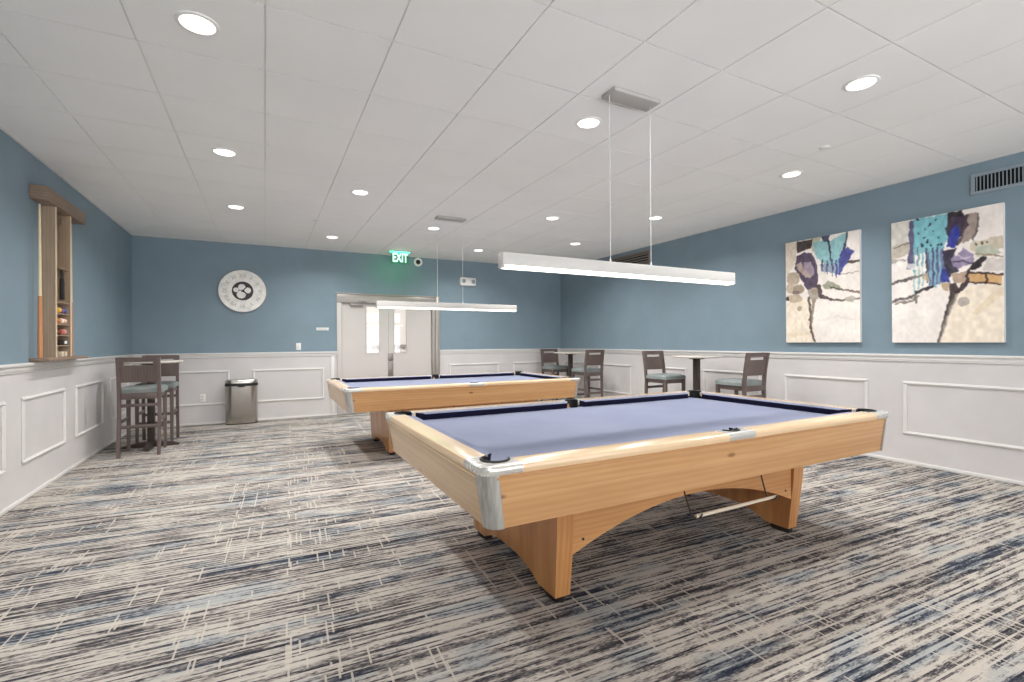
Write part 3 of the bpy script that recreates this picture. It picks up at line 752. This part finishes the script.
def plate(name, label, cat, x, z, w, h, kind):
    t = thing(name, label, cat, (x, YB, z))
    bm = bmesh.new(); box(bm, -w/2, w/2, -.007, -.0005, -h/2, h/2, .002); obj('cover_plate', bm, M_plas, t)
    if kind == 'switch':
        bm = bmesh.new(); box(bm, -.017, .017, -.011, -.006, -.034, .034, .002); obj('rocker', bm, M_trim, t)
    elif kind == 'outlet':
        for s in (-1, 1):
            bm = bmesh.new(); box(bm, -.017, .017, -.009, -.006, s*.024-.016, s*.024+.016, .003)
            for q in (-.006, .006): box(bm, q-.0015, q+.0015, -.0095, -.0085, s*.024-.005, s*.024+.006, mi=1)
            obj('socket', bm, [M_trim, M_black], t)
    else:
        bm = bmesh.new()
        for q in (-.008, .010): box(bm, -w*.38, w*.38, -.008, -.0065, q-.003, q+.003)
        obj('engraved_line', bm, mat('grey_engraving', (150, 160, 166), 0.6), t)
plate('light_switch', 'white light switch on the blue wall, just above the rail left of the doors', 'light switch', .512, 1.214, .075, .118, 'switch')
plate('power_outlet', 'white power outlet low on the wainscot, left of the trash can', 'outlet', -.868, .418, .074, .118, 'outlet')
plate('wall_sign', 'small pale wall sign on the blue wall between clock and doors', 'sign', .897, 1.516, .20, .048, 'sign')

for x, y, lb in ((.62, 6.80, 'small pale sprinkler cover on the ceiling beyond the far left lights'), (4.20, 2.35, 'small pale sprinkler cover on the ceiling in front of the two paintings')):
    bm = bmesh.new(); lathe(bm, [(.040, .0), (.040, -.006), (.034, -.010), (.01, -.011)], (0, 0, 0), 20)
    o = tag(obj('sprinkler_cover', bm, M_plas), lb, 'sprinkler cover', 'sprinkler covers on the ceiling'); o.location = (x, y, H)

# ------------------------------------------------------------------ air vents on the right wall
M_duct = mat('unlit_duct_black', (9, 9, 10), 0.9)
def vent(y0, y1, z0, z1, label, fr, n, bw, mfr, mbl):
    t = thing('air_vent', label, 'air vent', (XR, (y0+y1)/2, (z0+z1)/2)); a, b = (y1-y0)/2, (z1-z0)/2
    bm = bmesh.new()
    for p in ((-a, a, b-fr, b), (-a, a, -b, -b+fr), (-a, -a+fr, -b+fr, b-fr), (a-fr, a, -b+fr, b-fr)): box(bm, -.016, -.0005, *p, .003, 1)
    obj('frame', bm, mfr, t)
    bm = bmesh.new(); box(bm, -.004, -.0005, -a+fr, a-fr, -b+fr, b-fr); obj('duct_shade_sheet', bm, M_duct, t)  # flat black sheet on the wall stands in for the duct's shade
    bm = bmesh.new()
    if n > 8:
        for k in range(n):
            y = -a+fr+(2*a-2*fr)*(k+.5)/n; box(bm, -.014, -.004, y-bw/2, y+bw/2, -b+fr, b-fr)
    else:
        for k in range(n):
            z = -b+fr+(2*b-2*fr)*(k+.5)/n; box(bm, -.014, -.004, -a+fr, a-fr, z-bw/2, z+bw/2)
    obj('louvre', bm, mbl, t)
M_ventf = mat('blue_grey_vent_paint', (138, 150, 158), 0.5)
vent(1.10, 1.965, 2.600, 2.795, 'blue-grey slotted air vent high on the right wall above the right painting', .030, 32, .006, M_ventf, M_ventf)
M_ventb = mat('taupe_vent_paint', (122, 112, 104), 0.5)
vent(6.125, 7.60, 2.585, 2.83, 'dark taupe air vent high on the right wall, seen above the near pendant', .035, 4, .022, M_ventb, M_ventb)

# ------------------------------------------------------------------ paintings
_rng = np.random.RandomState(3)
def vnoise(u, v, f):
    g = _rng.rand(int(f)+3, int(f)+3); x, y = u*f, v*f; i, j = x.astype(int), y.astype(int); a, b = x-i, y-j
    a = a*a*(3-2*a); b = b*b*(3-2*b)
    return g[i, j]*(1-a)*(1-b)+g[i+1, j]*a*(1-b)+g[i, j+1]*(1-a)*b+g[i+1, j+1]*a*b
def inpoly(x, y, P):
    r = np.zeros(x.shape, bool); n = len(P)
    for i in range(n):
        (x0, y0), (x1, y1) = P[i], P[(i+1) % n]
        if y0 == y1: continue
        c = ((y0 > y) != (y1 > y)) & (x < (x1-x0)*(y-y0)/(y1-y0)+x0); r ^= c
    return r
def painting(y0, y1, z0, z1, label, corners, ops, base, wob):
    """ops are in the pixel frame given by corners (top-left, top-right, bottom-right, bottom-left)"""
    nx, ny = 190, 280
    U, V = np.meshgrid(np.linspace(0, 1, nx), np.linspace(0, 1, ny), indexing='ij')
    (ax, ay), (bx_, by_), (cx_, cy_), (dx_, dy_) = corners
    X = (ax*(1-U)+bx_*U)*(1-V)+(dx_*(1-U)+cx_*U)*V; Y = (ay*(1-U)+by_*U)*(1-V)+(dy_*(1-U)+cy_*U)*V
    X = X + wob*(vnoise(U, V, 22)-.5)+wob*.9*(vnoise(U, V, 50)-.5); Y = Y + wob*(vnoise(U, V, 22)-.5)+wob*.9*(vnoise(U, V, 50)-.5)
    C = np.ones((nx, ny, 3))*np.array(base, float); C += ((vnoise(U, V, 9)-.5)*14+(vnoise(U, V, 40)-.5)*12)[..., None]
    for op in ops:
        k = op[0]; col = np.array(op[1], float)
        if k == 'p': msk = inpoly(X, Y, op[2])
        elif k == 'e': x, y, rx, ry = op[2]; msk = ((X-x)/rx)**2+((Y-y)/ry)**2 < 1
        else:
            pts, w0, w1 = op[2], op[3], op[4]; msk = np.zeros(X.shape, bool); m_ = len(pts)-1
            for i in range(m_):
                (x0, y0_), (x1, y1_) = pts[i], pts[i+1]; L2 = (x1-x0)**2+(y1_-y0_)**2+1e-9
                tt = np.clip(((X-x0)*(x1-x0)+(Y-y0_)*(y1_-y0_))/L2, 0, 1); w = w0+(w1-w0)*(i+tt)/m_
                msk |= (X-x0-tt*(x1-x0))**2+(Y-y0_-tt*(y1_-y0_))**2 < w*w
        al = op[-1] if k != 's' and len(op) > 3 else (op[5] if k == 's' and len(op) > 5 else .92)
        tex = (vnoise(U, V, 34)-.5)*26
        C[msk] = C[msk]*(1-al)+(col+tex[msk][:, None])*al
    for _ in range(2):                                          # soft brush edges
        P_ = np.pad(C, ((1, 1), (1, 1), (0, 0)), 'edge'); C = (P_[1:-1, 1:-1]*4+P_[:-2, 1:-1]+P_[2:, 1:-1]+P_[1:-1, :-2]+P_[1:-1, 2:])/8
    C = np.clip(C*1.06, 4, 250)/255.0; C = np.where(C > .04045, ((C+.055)/1.055)**2.4, C/12.92)
    bm = bmesh.new(); dep = .04
    cl = bm.verts.layers.float_color.new('paint')
    vs = [[bm.verts.new((-dep, (y1-y0)*(.5-U[i, j]), (z1-z0)*(.5-V[i, j]))) for j in range(ny)] for i in range(nx)]
    for i in range(nx):
        for j in range(ny): vs[i][j][cl] = (*C[i, j], 1)
    for i in range(nx-1):
        for j in range(ny-1): bm.faces.new((vs[i][j], vs[i][j+1], vs[i+1][j+1], vs[i+1][j]))
    a, b = (y1-y0)/2, (z1-z0)/2
    q = [bm.verts.new(p) for p in ((-dep, a, b), (-dep, -a, b), (-dep, -a, -b), (-dep, a, -b), (-.0005, a, b), (-.0005, -a, b), (-.0005, -a, -b), (-.0005, a, -b))]
    for i in range(4): bm.faces.new((q[i], q[(i+1) % 4], q[(i+1) % 4+4], q[i+4])).material_index = 1
    bm.faces.new((q[4], q[5], q[6], q[7])).material_index = 1
    M = mat('painted_canvas', rough=0.6, spec=0.3); k = NT(M); at = k.new('ShaderNodeAttribute'); at.attribute_name = 'paint'; k.link(at.outputs['Color'], k.b.inputs['Base Color'])
    bmesh.ops.remove_doubles(bm, verts=[], dist=1e-6)
    o = obj('wall_painting', bm, [M, M_trim], None, 35, False); o.location = (XR, (y0+y1)/2, (z0+z1)/2)
    tag(o, label, 'painting', 'pair of abstract paintings'); return o
LP = [
 ('p', (224, 211, 192), [(45, 430), (120, 410), (180, 400), (195, 480), (212, 638), (45, 638)]),
 ('p', (205, 192, 176), [(38, 98), (108, 92), (100, 200), (60, 260), (40, 270)]),
 ('p', (58, 50, 48), [(105, 90), (197, 76), (190, 125), (150, 140), (110, 152)]),
 ('p', (176, 172, 150), [(197, 76), (245, 68), (225, 110), (200, 150), (190, 125)]),
 ('p', (72, 60, 80), [(105, 170), (150, 150), (190, 152), (218, 195), (232, 300), (222, 352), (170, 352), (130, 290), (92, 235)]),
 ('p', (152, 138, 150), [(150, 205), (190, 198), (212, 270), (180, 292), (150, 252)]),
 ('p', (170, 150, 140), [(100, 215), (130, 200), (160, 250), (200, 285), (160, 290), (120, 250)]),
 ('e', (168, 154, 134), (85, 290, 42, 36)), ('e', (186, 170, 150), (70, 345, 30, 30)), ('e', (148, 134, 116), (120, 350, 36, 26)),
 ('e', (120, 104, 96), (105, 365, 26, 10)), ('e', (176, 160, 138), (95, 400, 45, 24)), ('e', (70, 60, 58), (52, 404, 11, 13)),
 ('p', (132, 178, 182), [(197, 100), (240, 84), (290, 92), (382, 44), (376, 110), (342, 180), (340, 205), (300, 222), (250, 205), (214, 165)]),
 ('p', (60, 62, 84), [(245, 65), (288, 60), (284, 95), (256, 98)]), ('s', (50, 48, 62), [(280, 90), (294, 140), (296, 200)], 5, 4),
 ('s', (58, 58, 80), [(382, 44), (374, 100), (350, 170)], 4, 5),
 ('p', (64, 68, 132), [(356, 140), (386, 124), (412, 150), (400, 185), (380, 215), (346, 275), (322, 270), (335, 200)]),
 ('p', (100, 104, 140), [(240, 215), (320, 205), (342, 270), (300, 262), (250, 250)], .7),
] + [('s', c, [(x, 195), (x+1, y)], 4, 2.5) for x, y, c in ((252, 250, (60, 62, 86)), (265, 258, (140, 180, 182)), (278, 268, (56, 58, 84)), (292, 255, (144, 184, 186)), (305, 280, (60, 60, 96)), (316, 268, (140, 180, 184)), (328, 290, (70, 70, 120)), (338, 262, (128, 170, 180)))] + [
 ('p', (148, 148, 128), [(255, 330), (285, 305), (350, 335), (352, 356), (300, 350), (262, 350)]), ('s', (80, 76, 70), [(300, 340), (330, 350), (358, 352)], 5, 3),
 ('s', (74, 64, 62), [(232, 340), (246, 390), (300, 405), (345, 410)], 14, 4), ('s', (96, 88, 80), [(340, 410), (400, 412), (450, 400)], 5, 5), ('e', (170, 164, 150), (400, 405, 26, 18)),
 ('s', (70, 62, 48), [(388, 206), (450, 200)], 8, 6), ('s', (110, 92, 80), [(360, 356), (410, 366), (452, 372)], 4, 7), ('s', (150, 140, 130), [(350, 270), (440, 262)], 3, 2),
 ('e', (172, 158, 140), (210, 360, 22, 22)), ('p', (128, 116, 104), [(168, 352), (232, 350), (236, 400), (200, 408), (178, 396)], .6),
 ('s', (84, 72, 64), [(176, 396), (188, 480), (188, 560), (212, 632)], 7, 5), ('s', (140, 128, 112), [(208, 410), (200, 470), (194, 540)], 11, 3), ('e', (158, 146, 124), (126, 457, 12, 13)),
 ('s', (206, 196, 184), [(240, 520), (330, 500), (430, 520)], 8, 4, .4), ('s', (208, 190, 160), [(70, 600), (180, 590)], 10, 6, .5),
]
painting(2.885, 3.72, 1.243, 2.482, 'left, smaller-looking abstract painting of the two on the right wall', [(38, 98), (440, 35), (450, 638), (45, 640)], LP, (226, 218, 210), 7)
RP = [
 ('p', (226, 213, 194), [(330, 450), (400, 398), (528, 388), (530, 650), (268, 650), (292, 560)]),
 ('p', (202, 198, 188), [(36, 125), (130, 112), (145, 212), (100, 250), (38, 270)]), ('p', (176, 166, 150), [(40, 225), (150, 200), (150, 240), (100, 270), (38, 285)], .8),
 ('s', (120, 110, 100), [(50, 236), (100, 216), (150, 208)], 3, 6),
 ('p', (78, 76, 108), [(126, 112), (152, 106), (154, 318), (114, 328), (126, 235)]),
 ('p', (92, 100, 136), [(205, 235), (288, 225), (292, 385), (220, 402)]),
 ('p', (112, 176, 186), [(146, 105), (298, 82), (302, 188), (284, 236), (225, 246), (150, 268)]),
 ] + [('e', (44, 50, 66), e) for e in ((164, 104, 8, 8), (222, 130, 5, 9), (200, 150, 4, 5), (170, 170, 4, 7), (215, 205, 5, 9), (186, 220, 5, 12), (275, 215, 5, 9), (250, 110, 4, 5), (240, 160, 6, 4), (200, 185, 3, 4), (260, 190, 4, 6), (262, 222, 4, 7), (232, 218, 4, 8), (296, 150, 4, 9))] + [
 ('s', c, [(x, 235), (x+1, y)], 5, 3.5) for x, y, c in ((152, 430, (128, 172, 176)), (168, 330, (90, 92, 120)), (172, 410, (132, 176, 180)), (190, 395, (124, 170, 176)), (209, 385, (58, 60, 76)), (228, 400, (120, 168, 178)), (238, 380, (70, 76, 104)), (248, 405, (128, 176, 186)), (258, 370, (84, 92, 128)), (268, 395, (124, 172, 182)))] + [
 ('p', (56, 44, 62), [(300, 98), (384, 88), (388, 132), (352, 192), (350, 225), (306, 225), (296, 170)]), ('p', (36, 32, 36), [(298, 80), (362, 70), (368, 92), (300, 102)]),
 ('p', (54, 64, 150), [(312, 162), (346, 122), (358, 165), (350, 205), (330, 236), (300, 230)]), ('p', (46, 56, 136), [(274, 330), (306, 318), (312, 386), (275, 376)]),
 ('p', (150, 134, 126), [(386, 90), (432, 78), (432, 140), (402, 202), (364, 214), (352, 196), (388, 135)]), ('s', (86, 74, 74), [(384, 92), (376, 150), (352, 215)], 5, 4), ('s', (96, 86, 84), [(430, 80), (432, 140), (404, 204)], 3, 4),
 ('p', (46, 40, 56), [(284, 248), (340, 235), (330, 300), (352, 330), (312, 362), (290, 330)]),
 ('p', (142, 130, 158), [(318, 282), (372, 236), (416, 268), (412, 302), (352, 322), (326, 318)]), ('s', (84, 72, 90), [(330, 300), (370, 290), (412, 304)], 4, 3), ('s', (196, 186, 190), [(345, 262), (375, 280), (400, 270)], 4, 3),
 ('p', (196, 184, 164), [(398, 208), (527, 186), (528, 240), (430, 262), (400, 245)]), ('p', (176, 182, 164), [(412, 230), (480, 226), (520, 262), (425, 276)]), ('s', (150, 130, 110), [(420, 262), (527, 276)], 3, 4),
 ('s', (80, 84, 70), [(420, 220), (422, 221)], 5, 5), ('s', (80, 84, 70), [(442, 215), (444, 216)], 5, 5), ('s', (80, 84, 70), [(462, 211), (464, 212)], 4, 4), ('e', (240, 236, 228), (397, 206, 9, 8)),
 ('p', (198, 190, 184), [(470, 280), (528, 285), (528, 340), (440, 335)], .8),
 ('p', (196, 154, 104), [(392, 344), (522, 350), (518, 398), (390, 386)]), ('s', (52, 38, 38), [(390, 345), (462, 346), (524, 356)], 4, 4), ('s', (52, 38, 38), [(392, 388), (462, 386), (518, 398)], 4, 3), ('s', (52, 38, 38), [(462, 346), (458, 386)], 4, 4),
 ('p', (36, 32, 36), [(416, 300), (448, 272), (466, 276), (462, 294), (446, 300), (440, 322), (402, 334), (385, 330)]),
 ('p', (168, 144, 124), [(320, 350), (392, 334), (386, 390), (330, 392)]), ('s', (50, 40, 42), [(390, 336), (384, 390), (340, 432), (318, 452)], 6, 12), ('p', (60, 46, 46), [(308, 388), (345, 392), (352, 420), (314, 456)]),
 ('p', (176, 152, 124), [(275, 388), (310, 386), (306, 420), (280, 418)]),
 ('s', (88, 78, 72), [(330, 440), (306, 500), (284, 580), (266, 648)], 10, 6), ('s', (150, 140, 132), [(345, 440), (318, 500), (292, 580), (272, 646)], 5, 3), ('s', (60, 52, 50), [(322, 440), (300, 500), (290, 540)], 5, 3), ('e', (168, 158, 148), (372, 470, 24, 22)),
 ('s', (84, 80, 76), [(42, 394), (92, 374), (140, 368)], 5, 7), ('s', (110, 104, 98), [(140, 366), (190, 350), (216, 346)], 8, 4), ('p', (186, 170, 140), [(186, 345), (218, 340), (218, 380), (190, 378)], .8),
 ('s', (90, 84, 82), [(48, 470), (110, 455), (170, 432), (240, 402)], 6, 4), ('s', (116, 108, 100), [(60, 480), (120, 470), (170, 448)], 3, 8, .8), ('e', (120, 114, 106), (160, 450, 8, 24)), ('s', (50, 46, 52), [(160, 430), (200, 412), (236, 404)], 6, 5),
 ('s', (160, 154, 146), [(40, 292), (110, 286)], 8, 4), ('s', (236, 230, 222), [(80, 300), (200, 330)], 14, 8, .7), ('s', (206, 186, 152), [(420, 520), (470, 470), (520, 430)], 12, 20, .4), ('s', (212, 206, 200), [(80, 560), (200, 540)], 12, 6, .4),
]
painting(1.738, 2.585, 1.240, 2.478, 'right, larger-looking abstract painting of the two, below the air vent', [(36, 125), (525, 40), (530, 650), (45, 650)], RP, (228, 220, 213), 8)

# ------------------------------------------------------------------ cue rack on the left wall
M_rackd = wood_material('weathered_brown_wood', (152, 130, 110), (134, 114, 98), (108, 92, 80), 'y', rough=0.6, coat=0.0, knots=False, seed=11.0)
M_racks = wood_material('weathered_brown_board', (176, 154, 130), (158, 137, 115), (134, 114, 96), 'z', rough=0.6, coat=0.0, knots=False, seed=12.0)
M_edge = mat('pale_board_edge', (214, 196, 166), 0.5)
RX = -1.655; t = thing('cue_rack', 'tall weathered wooden cue rack with small shelves on the left wall', 'cue rack', (XL, 5.90, 1.13))
L = lambda y: y-5.90
dx = RX-XL
bm = bmesh.new(); box(bm, 0.0005, dx+.02, L(5.42), L(6.40), 1.375, 1.495, .006); obj('crown', bm, M_rackd, t)
bm = bmesh.new(); box(bm, 0.0005, dx+.03, L(5.40), L(6.42), .000, .026, .004); obj('ledge', bm, M_rackd, t)
for y0, y1 in ((5.665, 5.690), (6.030, 6.055)):
    bm = bmesh.new(); box(bm, 0.0005, dx-.004, L(y0), L(y1), .026, 1.375); box(bm, dx-.004, dx, L(y0), L(y1), .026, 1.375, mi=1); obj('side_board', bm, [M_racks, M_edge], t)
bm = bmesh.new(); box(bm, 0.0005, .010, L(5.69), L(6.03), .026, 1.375); obj('back_board', bm, M_racks, t)
SH = [.130, .225, .325, .425, .530, .850]
for z in SH:
    bm = bmesh.new(); box(bm, .0101, dx-.010, L(5.69), L(6.03), z-.006, z+.006, .002, 1); obj('shelf', bm, M_racks, t)
bm = bmesh.new(); box(bm, .0101, .03, L(5.69), L(6.03), 1.28, 1.34, .003); obj('cleat', bm, M_rackd, t)
# things kept in the rack
M_shaft = mat('maple_cue_shaft', (226, 208, 172), 0.3); M_butt = mat('copper_cue_butt', (196, 132, 84), 0.3); M_tip = mat('blue_cue_tip', (90, 110, 140), 0.8)
for x, y, lb in ((-1.700, 5.465, 'pool cue with copper butt standing on the near side of the wall rack'), (-1.69, 6.16, 'pool cue with copper butt standing on the far side of the wall rack')):
    c = thing('pool_cue', lb, 'pool cue', (x, y, 1.1565), group='pool cues in the wall rack')
    bm = bmesh.new(); lathe(bm, [(.013, 0), (.0165, .004), (.0160, .2), (.0135, .53)], seg=14); obj('butt', bm, M_butt, c)
    bm = bmesh.new(); lathe(bm, [(.0135, .53), (.012, .56), (.0085, 1.20), (.0066, 1.315)], seg=14); obj('shaft', bm, M_shaft, c)
    bm = bmesh.new(); lathe(bm, [(.0064, 1.315), (.0066, 1.320), (.004, 1.330)], seg=10); obj('tip', bm, M_tip, c)
BALLS = [
 (.425, 5.86, (226, 178, 60), 'yellow pool ball, left on the top ball shelf of the rack'), (.425, 5.93, (120, 96, 140), 'purple pool ball in the middle of the top ball shelf of the rack'), (.425, 5.995, (70, 84, 150), 'blue pool ball, right on the top ball shelf of the rack'),
 (.325, 5.86, (214, 130, 80), 'orange pool ball, left on the middle ball shelf of the rack'), (.325, 5.93, (234, 220, 206), 'white pool ball in the middle of the rack ball shelves'), (.325, 5.995, (222, 180, 160), 'pale pink pool ball, right on the middle ball shelf of the rack'),
 (.225, 5.86, (120, 50, 44), 'dark red pool ball, left on the lowest ball shelf of the rack'), (.225, 5.93, (196, 110, 96), 'red pool ball in the middle of the lowest ball shelf of the rack'), (.225, 5.995, (206, 150, 140), 'pale red pool ball, right on the lowest ball shelf of the rack'),
]
for z, y, c, lb in BALLS:
    bm = bmesh.new(); bmesh.ops.create_uvsphere(bm, u_segments=20, v_segments=12, radius=.0285)
    o = tag(obj('pool_ball', bm, mat('ball_enamel', c, 0.15, coat=0.5)), lb, 'pool ball', 'pool balls in the wall rack'); o.location = (-1.701, y, 1.13+z+.0350)
bm = bmesh.new(); box(bm, -.03, .03, -.055, .055, 0, .05, .004)
o = obj('chalk_box', bm, mat('dark_box_card', (58, 46, 42), 0.6)); tag(o, 'dark box with a white label under the pool balls in the wall rack', 'box'); o.location = (-1.70, 5.95, 1.13+.130+.0062)
bm = bmesh.new(); box(bm, .0295, .0315, -.03, .03, .012, .038); obj('paper_label', bm, M_plas, o)
for y, lb in ((5.90, 'left small beige block at the bottom of the wall rack'), (5.985, 'right small beige block at the bottom of the wall rack')):
    bm = bmesh.new(); box(bm, -.025, .025, -.028, .028, 0, .05, .006); o = tag(obj('chalk_block', bm, mat('beige_block', (214, 196, 174), 0.6)), lb, 'chalk block', 'beige blocks in the wall rack'); o.location = (-1.70, y, 1.156+.0003)
b = thing('table_brush', 'black brush hanging in the middle of the wall rack', 'brush', (-1.695, 5.95, 1.13+.565))
bm = bmesh.new(); loft(bm, [[(a*.9, y_*k, z_) for a, y_ in rrect(.016, .022, .01, 3)] for z_, k in ((0, .8), (.02, 1.1), (.17, 1.0), (.20, .6))]); obj('bristle_head', bm, M_black, b)
bm = bmesh.new(); tube(bm, [(0, 0, .19), (0, .004, .24), (0, -.008, .278)], [.011, .013, .008]); obj('handle', bm, M_foot, b)
